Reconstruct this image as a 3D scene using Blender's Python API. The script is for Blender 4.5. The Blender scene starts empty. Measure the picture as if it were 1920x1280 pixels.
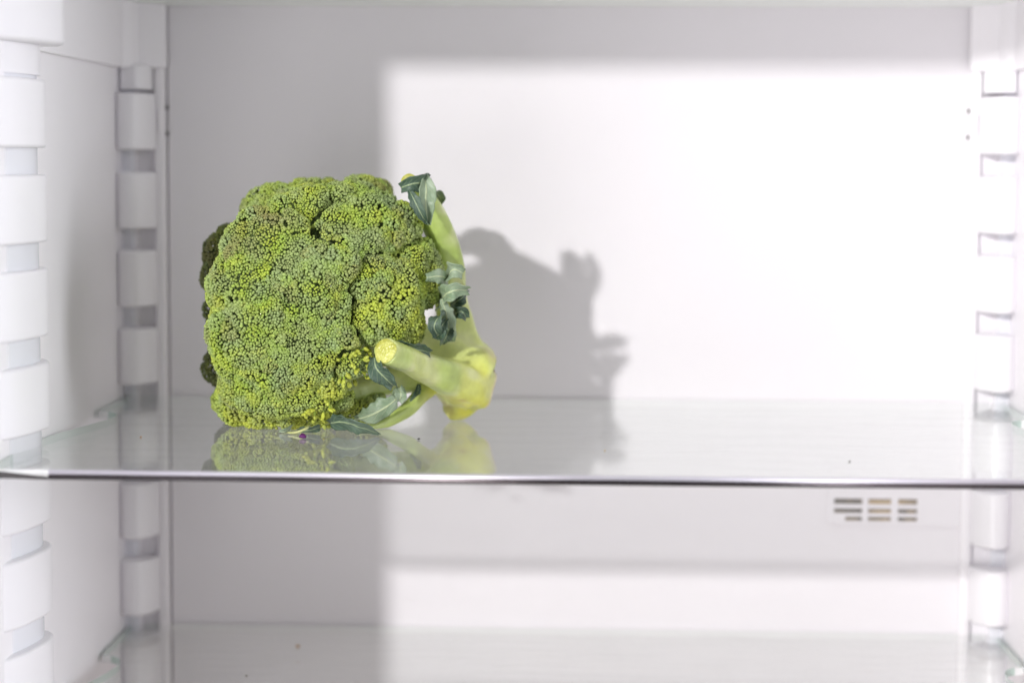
import bpy, bmesh, math, random
import numpy as np
from mathutils import Vector, Matrix, noise

random.seed(7)
rng = np.random.default_rng(11)
sc = bpy.context.scene
COL = sc.collection

# ------------------------------------------------------------------ camera
FPX, CX, CY = 3900.0, 960.0, 640.0
PITCH, YAW, ROLL = math.radians(4.993), math.radians(1.949), math.radians(0.30)
CAM = Vector((0.0, -1.25, 0.1435))
fwd = Vector((-math.sin(YAW) * math.cos(PITCH), math.cos(YAW) * math.cos(PITCH), -math.sin(PITCH)))
rgt = Vector((math.cos(YAW), math.sin(YAW), 0.0))
dwn = fwd.cross(rgt)
cr, sr = math.cos(ROLL), math.sin(ROLL)
AX = cr * rgt - sr * dwn
AY = sr * rgt + cr * dwn
cam_d = bpy.data.cameras.new('camera')
cam = bpy.data.objects.new('camera', cam_d)
COL.objects.link(cam)
up = -AY
bk = -fwd
cam.matrix_world = Matrix(((AX.x, up.x, bk.x, CAM.x), (AX.y, up.y, bk.y, CAM.y), (AX.z, up.z, bk.z, CAM.z), (0, 0, 0, 1)))
cam_d.sensor_width = 36.0
cam_d.sensor_fit = 'HORIZONTAL'
cam_d.lens = FPX / 1920.0 * 36.0
cam_d.clip_start = 0.05
cam_d.clip_end = 100.0
cam_d.dof.use_dof = True
cam_d.dof.focus_distance = 1.065
cam_d.dof.aperture_fstop = 4.0
sc.camera = cam

# ------------------------------------------------------------------ room light seen by the open cabinet
world = bpy.data.worlds.new('World')
sc.world = world
world.use_nodes = True
bg = world.node_tree.nodes['Background']
bg.inputs['Color'].default_value = (0.95, 0.95, 1.0, 1)
bg.inputs['Strength'].default_value = 0.36

# sunlight through a window: one small far lamp, front left and above
TX, TZ = 0.55, 0.308
sdir = Vector((TX, 1.0, -TZ)).normalized()
LAMP = Vector((-0.02, -0.12, 0.08)) - sdir * 9.0
ld = bpy.data.lights.new('window_sun', 'SPOT')
ld.energy = 2200.0
ld.color = (1.0, 0.98, 0.975)
ld.shadow_soft_size = 0.145
ld.spot_size = math.radians(14)
ld.spot_blend = 0.1
lo = bpy.data.objects.new('window_sun', ld)
COL.objects.link(lo)
lo.location = LAMP
lo.rotation_euler = sdir.to_track_quat('-Z', 'Y').to_euler()

# added fill lamp, unseen, far to the right: cool side light that only reaches the front of the left wall
wd = bpy.data.lights.new('side_fill', 'AREA')
wd.shape = 'SQUARE'
wd.size = 1.0
wd.energy = 40.0
wd.color = (0.93, 0.95, 1.0)
wo = bpy.data.objects.new('side_fill', wd)
COL.objects.link(wo)
wo.location = (1.60, -0.80, 0.30)
wo.rotation_euler = (Vector((-0.27, -0.27, 0.03)) - Vector(wo.location)).to_track_quat('-Z', 'Y').to_euler()

# added fill lamp, unseen: stands in for light thrown up from the floor
kd = bpy.data.lights.new('floor_fill', 'AREA')
kd.shape = 'SQUARE'
kd.size = 1.5
kd.energy = 23.0
kd.color = (1.0, 0.955, 0.97)
ko = bpy.data.objects.new('floor_fill', kd)
COL.objects.link(ko)
wdir = Vector((0.60, 1.0, 0.50)).normalized()
ko.location = Vector((0.0, -0.12, 0.05)) - wdir * 2.3
ko.rotation_euler = wdir.to_track_quat('-Z', 'Y').to_euler()

sc.view_settings.view_transform = 'Standard'
sc.view_settings.look = 'None'
sc.view_settings.exposure = 0.07
sc.view_settings.gamma = 1.0
sc.render.engine = 'CYCLES'
cy = sc.cycles
cy.max_bounces = 18
cy.diffuse_bounces = 12
cy.glossy_bounces = 6
cy.transmission_bounces = 6
cy.transparent_max_bounces = 16
cy.caustics_reflective = True
cy.caustics_refractive = False
cy.blur_glossy = 0.6
cy.sample_clamp_indirect = 6.0
cy.use_adaptive_sampling = True
cy.adaptive_threshold = 0.025
cy.adaptive_min_samples = 24
cy.use_denoising = True
try:
    cy.denoiser = 'OPENIMAGEDENOISE'
    cy.denoising_input_passes = 'RGB_ALBEDO_NORMAL'
except Exception:
    pass


def at(x, y, Y):
    """point at depth Y that the camera sees at photo pixel (x, y)"""
    v = AX * ((x - CX) / FPX) + AY * ((y - CY) / FPX) + fwd
    return CAM + v * ((Y - CAM.y) / v.y)


# ------------------------------------------------------------------ materials
def nt(name):
    m = bpy.data.materials.new(name)
    m.use_nodes = True
    t = m.node_tree
    b = t.nodes['Principled BSDF']
    return m, t, b


def N(t, typ, **kw):
    n = t.nodes.new(typ)
    for k, v in kw.items():
        setattr(n, k, v)
    return n


def plastic(name, col, rough, bump=0.0, bscale=200.0, var=0.02, spec=0.5):
    m, t, b = nt(name)
    tc = N(t, 'ShaderNodeTexCoord')
    no = N(t, 'ShaderNodeTexNoise')
    no.inputs['Scale'].default_value = 9.0
    no.inputs['Detail'].default_value = 6.0
    t.links.new(tc.outputs['Object'], no.inputs['Vector'])
    mx = N(t, 'ShaderNodeMix', data_type='RGBA')
    mx.inputs[6].default_value = (*[c * (1 - var) for c in col], 1)
    mx.inputs[7].default_value = (*[min(1, c * (1 + var)) for c in col], 1)
    t.links.new(no.outputs['Fac'], mx.inputs[0])
    t.links.new(mx.outputs[2], b.inputs['Base Color'])
    b.inputs['Roughness'].default_value = rough
    b.inputs['Specular IOR Level'].default_value = spec
    n3 = N(t, 'ShaderNodeTexNoise')
    n3.inputs['Scale'].default_value = 23.0
    n3.inputs['Detail'].default_value = 8.0
    n3.inputs['Roughness'].default_value = 0.7
    t.links.new(tc.outputs['Object'], n3.inputs['Vector'])
    rr = N(t, 'ShaderNodeMapRange')
    rr.inputs['From Min'].default_value = 0.35
    rr.inputs['From Max'].default_value = 0.65
    rr.inputs['To Min'].default_value = rough * 0.93
    rr.inputs['To Max'].default_value = min(1.0, rough * 1.08)
    t.links.new(n3.outputs['Fac'], rr.inputs['Value'])
    t.links.new(rr.outputs[0], b.inputs['Roughness'])
    if bump > 0:
        n2 = N(t, 'ShaderNodeTexNoise')
        n2.inputs['Scale'].default_value = bscale
        n2.inputs['Detail'].default_value = 3.0
        t.links.new(tc.outputs['Object'], n2.inputs['Vector'])
        bp = N(t, 'ShaderNodeBump')
        bp.inputs['Strength'].default_value = bump
        bp.inputs['Distance'].default_value = 0.0005
        t.links.new(n2.outputs['Fac'], bp.inputs['Height'])
        t.links.new(bp.outputs['Normal'], b.inputs['Normal'])
    return m


M_LINER = plastic('liner_plastic', (0.865, 0.845, 0.87), 0.38, 0.06, 260)
M_COREP = plastic('column_plastic', (0.74, 0.745, 0.785), 0.22)  # bluish grey puts the shading of the rib gaps into the colour
M_RIB = plastic('rib_plastic', (0.83, 0.815, 0.84), 0.3)
M_BACK = plastic('back_panel_plastic', (0.79, 0.77, 0.795), 0.33, 0.05, 300)
M_CEIL = plastic('ceiling_plastic', (0.82, 0.85, 0.825), 0.35)
M_GAP = plastic('dark_gap', (0.16, 0.15, 0.15), 0.6)
M_BEHIND = plastic('gap_shade', (0.36, 0.35, 0.36), 0.6)
M_FLOOR = plastic('drawer_floor_plastic', (0.50, 0.41, 0.35), 0.5)
M_CAP = plastic('grey_end_cap', (0.06, 0.055, 0.055), 0.3)


def mat_vent():
    m, t, b = nt('vent_recess')
    tc = N(t, 'ShaderNodeTexCoord')
    no = N(t, 'ShaderNodeTexNoise')
    no.inputs['Scale'].default_value = 55.0
    t.links.new(tc.outputs['Object'], no.inputs['Vector'])
    r = N(t, 'ShaderNodeValToRGB')
    r.color_ramp.elements[0].position = 0.42
    r.color_ramp.elements[0].color = (0.24, 0.22, 0.20, 1)
    r.color_ramp.elements[1].position = 0.58
    r.color_ramp.elements[1].color = (0.55, 0.44, 0.30, 1)
    t.links.new(no.outputs['Fac'], r.inputs['Fac'])
    t.links.new(r.outputs['Color'], b.inputs['Base Color'])
    b.inputs['Roughness'].default_value = 0.7
    return m


M_VENT = mat_vent()


def mat_glass():
    m = bpy.data.materials.new('shelf_glass')
    m.use_nodes = True
    t = m.node_tree
    t.nodes.clear()
    out = N(t, 'ShaderNodeOutputMaterial')
    mix = N(t, 'ShaderNodeMixShader')
    tr = N(t, 'ShaderNodeBsdfTransparent')
    tr.inputs['Color'].default_value = (0.962, 0.970, 0.966, 1)
    gl = N(t, 'ShaderNodeBsdfGlossy')
    gl.inputs['Color'].default_value = (0.97, 0.985, 0.975, 1)
    lw = N(t, 'ShaderNodeLayerWeight')
    lw.inputs['Blend'].default_value = 0.5
    pw = N(t, 'ShaderNodeMath', operation='POWER')
    pw.inputs[1].default_value = 5.0
    ma = N(t, 'ShaderNodeMath', operation='MULTIPLY_ADD')
    ma.inputs[1].default_value = 0.96
    ma.inputs[2].default_value = 0.04
    t.links.new(lw.outputs['Facing'], pw.inputs[0])
    t.links.new(pw.outputs[0], ma.inputs[0])
    t.links.new(ma.outputs[0], mix.inputs[0])
    # wiped smears: slightly duller reflections in streaks
    tc = N(t, 'ShaderNodeTexCoord')
    mp = N(t, 'ShaderNodeMapping')
    mp.inputs['Scale'].default_value = (14, 55, 14)
    mp.inputs['Rotation'].default_value = (0, 0, 0.25)
    no = N(t, 'ShaderNodeTexNoise')
    no.inputs['Scale'].default_value = 1.0
    no.inputs['Detail'].default_value = 7.0
    no.inputs['Roughness'].default_value = 0.65
    t.links.new(tc.outputs['Object'], mp.inputs['Vector'])
    t.links.new(mp.outputs[0], no.inputs['Vector'])
    mr = N(t, 'ShaderNodeMapRange')
    mr.inputs['From Min'].default_value = 0.35
    mr.inputs['From Max'].default_value = 0.75
    mr.inputs['To Min'].default_value = 0.012
    mr.inputs['To Max'].default_value = 0.075
    t.links.new(no.outputs['Fac'], mr.inputs['Value'])
    t.links.new(mr.outputs[0], gl.inputs['Roughness'])
    # a thin film of dust and dried water over the glass
    df = N(t, 'ShaderNodeBsdfDiffuse')
    df.inputs['Color'].default_value = (0.80, 0.81, 0.80, 1)
    mr2 = N(t, 'ShaderNodeMapRange')
    mr2.inputs['From Min'].default_value = 0.45
    mr2.inputs['From Max'].default_value = 0.85
    mr2.inputs['To Min'].default_value = 0.02
    mr2.inputs['To Max'].default_value = 0.09
    t.links.new(no.outputs['Fac'], mr2.inputs['Value'])
    mix2 = N(t, 'ShaderNodeMixShader')
    t.links.new(tr.outputs[0], mix.inputs[1])
    t.links.new(gl.outputs[0], mix.inputs[2])
    t.links.new(mr2.outputs[0], mix2.inputs[0])
    t.links.new(mix.outputs[0], mix2.inputs[1])
    t.links.new(df.outputs[0], mix2.inputs[2])
    t.links.new(mix2.outputs[0], out.inputs[0])
    return m


M_GLASS = mat_glass()
M_EDGE = plastic('green_glass_edge', (0.50, 0.61, 0.56), 0.2)
M_EDGE2 = plastic('ground_glass_edge', (0.80, 0.81, 0.81), 0.4)


def mat_chrome():
    m, t, b = nt('chrome_trim')
    tc = N(t, 'ShaderNodeTexCoord')
    mp = N(t, 'ShaderNodeMapping')
    mp.inputs['Scale'].default_value = (60, 400, 900)
    no = N(t, 'ShaderNodeTexNoise')
    no.inputs['Scale'].default_value = 1.0
    no.inputs['Detail'].default_value = 5.0
    t.links.new(tc.outputs['Object'], mp.inputs['Vector'])
    t.links.new(mp.outputs[0], no.inputs['Vector'])
    r = N(t, 'ShaderNodeMapRange')
    r.inputs['To Min'].default_value = 0.18
    r.inputs['To Max'].default_value = 0.36
    t.links.new(no.outputs['Fac'], r.inputs['Value'])
    t.links.new(r.outputs[0], b.inputs['Roughness'])
    b.inputs['Metallic'].default_value = 1.0
    b.inputs['Base Color'].default_value = (0.10, 0.088, 0.092, 1)  # dark base colour paints in the dim room the chrome would mirror
    return m


M_CHROME = mat_chrome()
M_LIP = plastic('highlight_lip', (0.80, 0.77, 0.84), 0.42)  # pale colour puts the bright highlight of the trim's top into the material
M_LIP.node_tree.nodes['Principled BSDF'].inputs['Metallic'].default_value = 0.9


def mat_attr(name, rough, nscale, namp, bump=0.0, bscale=600, sss=0.0, spec=0.35):
    """colour carried by the geometry (each bud or stretch of stalk has its own), with fine mottling"""
    m, t, b = nt(name)
    at_ = N(t, 'ShaderNodeAttribute', attribute_name='tint')
    tc = N(t, 'ShaderNodeTexCoord')
    no = N(t, 'ShaderNodeTexNoise')
    no.inputs['Scale'].default_value = nscale
    no.inputs['Detail'].default_value = 5.0
    t.links.new(tc.outputs['Object'], no.inputs['Vector'])
    mr = N(t, 'ShaderNodeMapRange')
    mr.inputs['From Min'].default_value = 0.3
    mr.inputs['From Max'].default_value = 0.7
    mr.inputs['To Min'].default_value = 1 - namp
    mr.inputs['To Max'].default_value = 1 + namp
    t.links.new(no.outputs['Fac'], mr.inputs['Value'])
    mu = N(t, 'ShaderNodeVectorMath', operation='SCALE')
    t.links.new(at_.outputs['Color'], mu.inputs[0])
    t.links.new(mr.outputs[0], mu.inputs['Scale'])
    t.links.new(mu.outputs[0], b.inputs['Base Color'])
    b.inputs['Roughness'].default_value = rough
    b.inputs['Specular IOR Level'].default_value = spec
    if sss > 0:
        b.inputs['Subsurface Weight'].default_value = sss
        b.inputs['Subsurface Radius'].default_value = (0.004, 0.004, 0.0015)
        b.inputs['Subsurface Scale'].default_value = 1.0
    if bump > 0:
        n2 = N(t, 'ShaderNodeTexNoise')
        n2.inputs['Scale'].default_value = bscale
        n2.inputs['Detail'].default_value = 3.0
        t.links.new(tc.outputs['Object'], n2.inputs['Vector'])
        bp = N(t, 'ShaderNodeBump')
        bp.inputs['Strength'].default_value = bump
        bp.inputs['Distance'].default_value = 0.0006
        t.links.new(n2.outputs['Fac'], bp.inputs['Height'])
        t.links.new(bp.outputs['Normal'], b.inputs['Normal'])
    return m


M_BUD = mat_attr('bud_surface', 0.55, 900, 0.14, 0.25, 1500)
M_STALK = mat_attr('stalk_flesh', 0.34, 130, 0.12, 0.45, 420, sss=0.15, spec=0.5)
M_CORE = plastic('floret_core_green', (0.085, 0.125, 0.030), 0.7, 0.5, 500, 0.2)


def mat_cut():
    m, t, b = nt('cut_stem_flesh')
    tc = N(t, 'ShaderNodeTexCoord')
    vo = N(t, 'ShaderNodeTexVoronoi')
    vo.inputs['Scale'].default_value = 700
    t.links.new(tc.outputs['Object'], vo.inputs['Vector'])
    no = N(t, 'ShaderNodeTexNoise')
    no.inputs['Scale'].default_value = 220
    t.links.new(tc.outputs['Object'], no.inputs['Vector'])
    r = N(t, 'ShaderNodeValToRGB')
    r.color_ramp.elements[0].position = 0.3
    r.color_ramp.elements[0].color = (0.46, 0.46, 0.08, 1)
    r.color_ramp.elements[1].position = 0.7
    r.color_ramp.elements[1].color = (0.66, 0.68, 0.20, 1)
    t.links.new(no.outputs['Fac'], r.inputs['Fac'])
    t.links.new(r.outputs['Color'], b.inputs['Base Color'])
    bp = N(t, 'ShaderNodeBump')
    bp.inputs['Strength'].default_value = 0.6
    bp.inputs['Distance'].default_value = 0.0008
    t.links.new(vo.outputs['Distance'], bp.inputs['Height'])
    t.links.new(bp.outputs['Normal'], b.inputs['Normal'])
    b.inputs['Roughness'].default_value = 0.35
    return m


M_CUT = mat_cut()
M_CUTDRY = plastic('dried_stem_cut', (0.80, 0.68, 0.55), 0.5, 0.5, 300, 0.15)


def mat_leaf(name, dark, pale, wax):
    m, t, b = nt(name)
    uv = N(t, 'ShaderNodeUVMap', uv_map='UVMap')
    sp = N(t, 'ShaderNodeSeparateXYZ')
    t.links.new(uv.outputs[0], sp.inputs[0])

    def mth(op, a, bb, c=None):
        n = N(t, 'ShaderNodeMath', operation=op)
        for i, v in enumerate((a, bb, c)):
            if v is None:
                continue
            if isinstance(v, (int, float)):
                n.inputs[i].default_value = v
            else:
                t.links.new(v, n.inputs[i])
        return n.outputs[0]
    u, v = sp.outputs[0], sp.outputs[1]
    tc = N(t, 'ShaderNodeTexCoord')
    no = N(t, 'ShaderNodeTexNoise')
    no.inputs['Scale'].default_value = 90
    no.inputs['Detail'].default_value = 6
    t.links.new(tc.outputs['Object'], no.inputs['Vector'])
    av = mth('ABSOLUTE', mth('SUBTRACT', v, 0.5), 0)
    mid = mth('SUBTRACT', 1.0, mth('MULTIPLY', av, 16.0))          # midrib
    mid = mth('MAXIMUM', mid, 0.0)
    # side veins leave the midrib at a slant
    ph = mth('ADD', mth('MULTIPLY', mth('SUBTRACT', u, mth('MULTIPLY', av, 0.55)), 6.0), mth('MULTIPLY', no.outputs['Fac'], 0.5))
    fr = mth('ABSOLUTE', mth('SUBTRACT', mth('FRACT', ph, 0), 0.5), 0)
    sv = mth('MAXIMUM', mth('SUBTRACT', 1.0, mth('MULTIPLY', fr, 13.0)), 0.0)
    sv = mth('MULTIPLY', sv, mth('SUBTRACT', 0.75, mth('MULTIPLY', av, 0.9)))
    vein = mth('MINIMUM', mth('ADD', mth('MULTIPLY', mid, 1.2), mth('MULTIPLY', sv, 0.8)), 1.0)
    mx = N(t, 'ShaderNodeMix', data_type='RGBA')
    mx.inputs[6].default_value = (*dark, 1)
    mx.inputs[7].default_value = (*wax, 1)
    r = N(t, 'ShaderNodeMapRange')
    r.inputs['From Min'].default_value = 0.35
    r.inputs['From Max'].default_value = 0.68
    t.links.new(no.outputs['Fac'], r.inputs['Value'])
    t.links.new(r.outputs[0], mx.inputs[0])
    m2 = N(t, 'ShaderNodeMix', data_type='RGBA')
    m2.inputs[7].default_value = (*pale, 1)
    t.links.new(mx.outputs[2], m2.inputs[6])
    t.links.new(vein, m2.inputs[0])
    t.links.new(m2.outputs[2], b.inputs['Base Color'])
    b.inputs['Roughness'].default_value = 0.42
    b.inputs['Specular IOR Level'].default_value = 0.45
    bp = N(t, 'ShaderNodeBump')
    bp.inputs['Strength'].default_value = 0.5
    bp.inputs['Distance'].default_value = 0.0008
    t.links.new(vein, bp.inputs['Height'])
    t.links.new(bp.outputs['Normal'], b.inputs['Normal'])
    return m


M_LEAFD = mat_leaf('dark_waxy_leaf', (0.036, 0.078, 0.046), (0.40, 0.50, 0.28), (0.115, 0.170, 0.125))
M_LEAFP = mat_leaf('pale_leaf_underside', (0.20, 0.285, 0.17), (0.58, 0.66, 0.40), (0.34, 0.42, 0.30))


# ------------------------------------------------------------------ object helpers
def link(name, me, mat=None, parent=None, smooth=False):
    o = bpy.data.objects.new(name, me)
    COL.objects.link(o)
    if mat is not None:
        for mm in (mat if isinstance(mat, (list, tuple)) else [mat]):
            me.materials.append(mm)
    if parent is not None:
        o.parent = parent
        o.matrix_parent_inverse = PINV.get(parent.name, Matrix())
    if smooth:
        me.polygons.foreach_set('use_smooth', [True] * len(me.polygons))
    return o


PINV = {}


def empty(name, loc, label, cat):
    o = bpy.data.objects.new(name, None)
    COL.objects.link(o)
    o.location = loc
    o.empty_display_size = 0.02
    o['label'] = label
    o['category'] = cat
    PINV[name] = Matrix.Translation(-Vector(loc))
    return o


def mesh(name, v, f):
    me = bpy.data.meshes.new(name)
    me.from_pydata([tuple(p) for p in v], [], f)
    me.update()
    return me


def bevel_smooth(o, w, seg=2, ang=0.6):
    b = o.modifiers.new('bevel', 'BEVEL')
    b.width = w
    b.segments = seg
    b.limit_method = 'ANGLE'
    b.angle_limit = ang
    o.data.polygons.foreach_set('use_smooth', [True] * len(o.data.polygons))
    w_ = o.modifiers.new('wn', 'WEIGHTED_NORMAL')
    w_.keep_sharp = True


def prism(poly, z0, z1):
    n = len(poly)
    v = [(x, y, z0) for x, y in poly] + [(x, y, z1) for x, y in poly]
    area = sum(poly[i][0] * poly[(i + 1) % n][1] - poly[(i + 1) % n][0] * poly[i][1] for i in range(n))
    f = [tuple(range(n))[::-1], tuple(range(n, 2 * n))]
    f += [(i, (i + 1) % n, n + (i + 1) % n, n + i) for i in range(n)]
    if area < 0:
        f = [tuple(reversed(q)) for q in f]
    return v, f


def box(x0, x1, y0, y1, z0, z1):
    return prism([(x0, y0), (x1, y0), (x1, y1), (x0, y1)], z0, z1)


def join(parts):
    V, F = [], []
    for v, f in parts:
        o = len(V)
        V += list(v)
        F += [tuple(i + o for i in q) for q in f]
    return V, F


def spline(pts, n):
    """Catmull-Rom through the points"""
    P = [np.array(p, float) for p in pts]
    P = [2 * P[0] - P[1]] + P + [2 * P[-1] - P[-2]]
    out = []
    seg = len(P) - 3
    for k in range(n):
        s = k / (n - 1) * seg
        i = min(int(s), seg - 1)
        t = s - i
        a, b, c, d = P[i:i + 4]
        out.append(0.5 * (2 * b + (c - a) * t + (2 * a - 5 * b + 4 * c - d) * t * t + (3 * b - a - 3 * c + d) * t ** 3))
    return np.array(out)


# ------------------------------------------------------------------ the refrigerator
MIRX = -0.023           # right-hand pieces mirror the left: x -> MIRX - x
FRONT = -0.40
fridge = empty('refrigerator', (-0.0115, -0.15, -0.30), 'white refrigerator interior with ribbed side walls and a vented back panel', 'refrigerator')


def part(name, vf, mat, parent, bevel=0.0, seg=2):
    o = link(name, mesh(name, *vf), mat, parent)
    o.matrix_parent_inverse = PINV[fridge.name] if parent == fridge else Matrix()
    if bevel:
        bevel_smooth(o, bevel, seg)
    return o


ZB, ZT = -0.30, 0.36
XL, XR = -0.2765, MIRX + 0.2765
# the front edges of the cabinet that bound the sunlit patch
k = (FRONT - LAMP.y) / (0.0 - LAMP.y)
EDGE_X = LAMP.x + (-0.1165 - LAMP.x) * k
EDGE_Z = LAMP.z + (0.2060 - LAMP.z) * k

back = part('back_wall', box(-0.2508, 0.2296, 0.0, 0.012, ZB, ZT), M_BACK, fridge, 0.0015)
part('gap_backing', box(XL - 0.01, XR + 0.01, 0.0125, 0.02, ZB, ZT), M_BEHIND, fridge)
for s in (0, 1):
    mx = (lambda x: x) if s == 0 else (lambda x: MIRX - x)
    # side wall: straight inside, flaring out to the cabinet's front edge
    poly = [(mx(XL), 0.0122), (mx(XL), -0.278), (mx(XL - 0.0135), -0.300), (mx(EDGE_X), FRONT), (mx(EDGE_X - 0.03), FRONT), (mx(EDGE_X - 0.03), 0.0122)]
    w = part('side_wall', prism(poly, ZB, ZT), M_LINER, fridge, 0.004, 3)
    # flat corner margin beside the back panel
    part('corner_margin', box(min(mx(XL), mx(-0.2532)), max(mx(XL), mx(-0.2532)), -0.0020, 0.0121, ZB, 0.1975), M_LINER, fridge, 0.002)
    part('corner_margin', box(min(mx(-0.2580), mx(-0.2513)), max(mx(-0.2580), mx(-0.2513)), -0.0060, 0.0059, ZB, 0.1975), M_LINER, fridge, 0.0015)
    part('corner_margin', box(min(mx(XL), mx(-0.2680)), max(mx(XL), mx(-0.2680)), -0.0060, 0.0059, ZB, 0.1975), M_LINER, fridge, 0.0015)
    # thicker upper liner with steps
    up_poly = [(mx(XL), -0.001), (mx(-0.2498), -0.001), (mx(-0.2502), -0.007), (mx(-0.2610), -0.012), (mx(-0.2655), -0.013), (mx(-0.2675), -0.017), (mx(-0.2725), -0.020), (mx(-0.2738), -0.024), (mx(-0.2740), -0.200), (mx(XL), -0.203)]
    part('upper_liner', prism(up_poly, 0.1965, 0.34), M_LINER, fridge, 0.003, 3)
    up2 = [(mx(XL - 0.004), -0.2035), (mx(-0.2625), -0.2045), (mx(-0.2592), -0.212), (mx(-0.2590), -0.222), (mx(-0.2640), -0.248), (mx(-0.2755), -0.274), (mx(-0.2900), -0.296), (mx(XL - 0.02), -0.30), (mx(XL - 0.02), -0.2035)]
    part('upper_bracket', prism(up2, 0.1985, 0.34), M_RIB, fridge, 0.003, 3)

    def column(core_poly, rib_poly, ks, cap_poly=None):
        c = part('rib_column', prism([(mx(x), y) for x, y in core_poly], ZB, 0.1964), M_COREP, fridge, 0.002)
        rv = prism([(mx(x), y) for x, y in rib_poly], -0.0335, 0.0)
        me = mesh('shelf_rib', *rv)
        for i, kk in enumerate(ks):
            r = link('shelf_rib', me, M_RIB if i == 0 else None, c)
            r.matrix_parent_inverse = Matrix()
            r.location = (0, 0, 0.0465 * kk - 0.0045)
            bevel_smooth(r, 0.0022, 3, 0.7)
        if cap_poly:
            r = link('column_cap', mesh('column_cap', *prism([(mx(x), y) for x, y in cap_poly], 0.1835, 0.1985)), M_RIB, c)
            r.matrix_parent_inverse = Matrix()
            bevel_smooth(r, 0.0012, 2, 0.7)
        return c

    def rnd(pts, n):
        return [tuple(p) for p in spline([(x, y, 0) for x, y in pts], n)[:, :2]]
    # near column: a long rounded swelling of the wall
    rib_f = [(XL - 0.02, -0.305)] + rnd([(-0.2920, -0.302), (-0.2800, -0.283), (-0.2715, -0.265), (-0.2672, -0.243), (-0.2660, -0.228), (-0.2680, -0.2165), (-0.2720, -0.2100), (-0.2775, -0.2065)], 30) + [(XL - 0.003, -0.2065)]
    core_f = [(XL - 0.02, -0.290)] + rnd([(-0.2920, -0.288), (-0.2820, -0.274), (-0.2750, -0.256), (-0.2714, -0.238), (-0.2708, -0.226), (-0.2728, -0.2165), (-0.2778, -0.2110)], 26) + [(XL - 0.002, -0.2110)]
    column(core_f, rib_f, range(-5, 5), [(x + 0.0018, y + 0.001) for x, y in core_f])
    # far column: fills the corner by the back wall
    rib_b = [(XL - 0.003, -0.0215)] + rnd([(-0.2775, -0.0225), (-0.2740, -0.0268), (-0.2690, -0.0285), (-0.2640, -0.0270), (-0.2595, -0.0215), (-0.2566, -0.0140), (-0.2558, -0.0062)], 24) + [(XL - 0.003, -0.0062)]
    core_b = [(XL - 0.002, -0.0100), (-0.2690, -0.0100), (-0.2690, -0.0061), (XL - 0.002, -0.0061)]
    column(core_b, rib_b, range(-5, 5), [(-0.2758, -0.016), (-0.2660, -0.018), (-0.2600, -0.014), (-0.2575, -0.0062), (-0.2758, -0.0062)])
    # little clip and pins that hold the back panel
    part('panel_clip', box(min(mx(-0.2530), mx(-0.2550)), max(mx(-0.2530), mx(-0.2550)), -0.0075, -0.0058, 0.1585, 0.1725), M_LINER, fridge, 0.0008)
    for zz in (0.158, 0.1735):
        part('panel_pin', box(min(mx(-0.2500), mx(-0.2525)), max(mx(-0.2500), mx(-0.2525)), -0.0022, 0.004, zz - 0.0012, zz + 0.0012), M_GAP, fridge)

# ceiling rises from the back towards the front edge
cv = [(XL - 0.06, 0.0122, 0.2330), (XR + 0.06, 0.0122, 0.2330), (XR + 0.06, -0.012, 0.2345), (XL - 0.06, -0.012, 0.2345),
      (XL - 0.06, -0.10, 0.258), (XR + 0.06, -0.10, 0.258), (XL - 0.06, FRONT, EDGE_Z + 0.004), (XR + 0.06, FRONT, EDGE_Z + 0.004)]
top = [(x, y, 0.42) for x, y, z in cv]
ceil = part('ceiling', (cv + top, [(3, 2, 1, 0), (4, 5, 2, 3), (6, 7, 5, 4), (8, 9, 10, 11), (11, 10, 13, 12), (12, 13, 15, 14), (6, 14, 15, 7), (0, 1, 9, 8)]), M_CEIL, fridge)
part('front_header', box(EDGE_X - 0.03, MIRX - EDGE_X + 0.03, FRONT - 0.03, FRONT - 0.0005, EDGE_Z, 0.50), M_RIB, fridge, 0.003)
part('cabinet_floor', box(EDGE_X - 0.03, MIRX - EDGE_X + 0.03, FRONT - 0.03, 0.02, ZB - 0.02, ZB + 0.001), M_FLOOR, fridge, 0.003)

# vent in the back wall, built as bars round nine open slots
vx = [at(x, 950, -0.002).x for x in (1552, 1564, 1617, 1628, 1671, 1684, 1720, 1806)]
vz = [at(1640, y, -0.002).z for y in (985, 976, 968.5, 961.5, 953, 945, 934.5, 880)]
bars = []
for i in range(7):
    for j in range(7):
        hole = i in (1, 3, 5) and j in (1, 3, 5)
        x0 = vx[i]
        if hole:
            if i == 1 and j == 1:      # the corner slot is shorter
                bars.append(box(vx[1], vx[1] + (vx[2] - vx[1]) * 0.4, -0.0022, -0.0002, vz[1], vz[2]))
            continue
        if i == 0 and j == 0:
            bars.append(prism([(vx[1], vz[1]), (vx[0], vz[1]), (vx[0] + 0.0008, vz[1] - 0.0012), (vx[1] - 0.001, vz[0])], -0.0022, -0.0002))
            v, f = bars[-1]
            bars[-1] = ([(a, c, b) for a, b, c in v], [tuple(reversed(q)) for q in f])
            continue
        bars.append(box(vx[i], vx[i + 1], -0.0022, -0.0002, vz[j], vz[j + 1]))
vent = part('vent_cover', join(bars), M_BACK, back)
part('vent_recess', box(vx[1] - 0.001, vx[6] + 0.001, -0.0006, -0.00015, vz[1] - 0.001, vz[6] + 0.001), M_VENT, back)
for i in (1, 3, 5):
    for j in (1, 3, 5):
        # a dark strip along the upper edge inside each slot
        part('slot_strip', box(vx[i] + (0.4 * (vx[2] - vx[1]) if (i == 1 and j == 1) else 0), vx[i + 1], -0.0016, -0.0007, vz[j + 1] - 0.0007, vz[j + 1] - 0.00005), M_GAP, back)


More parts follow.
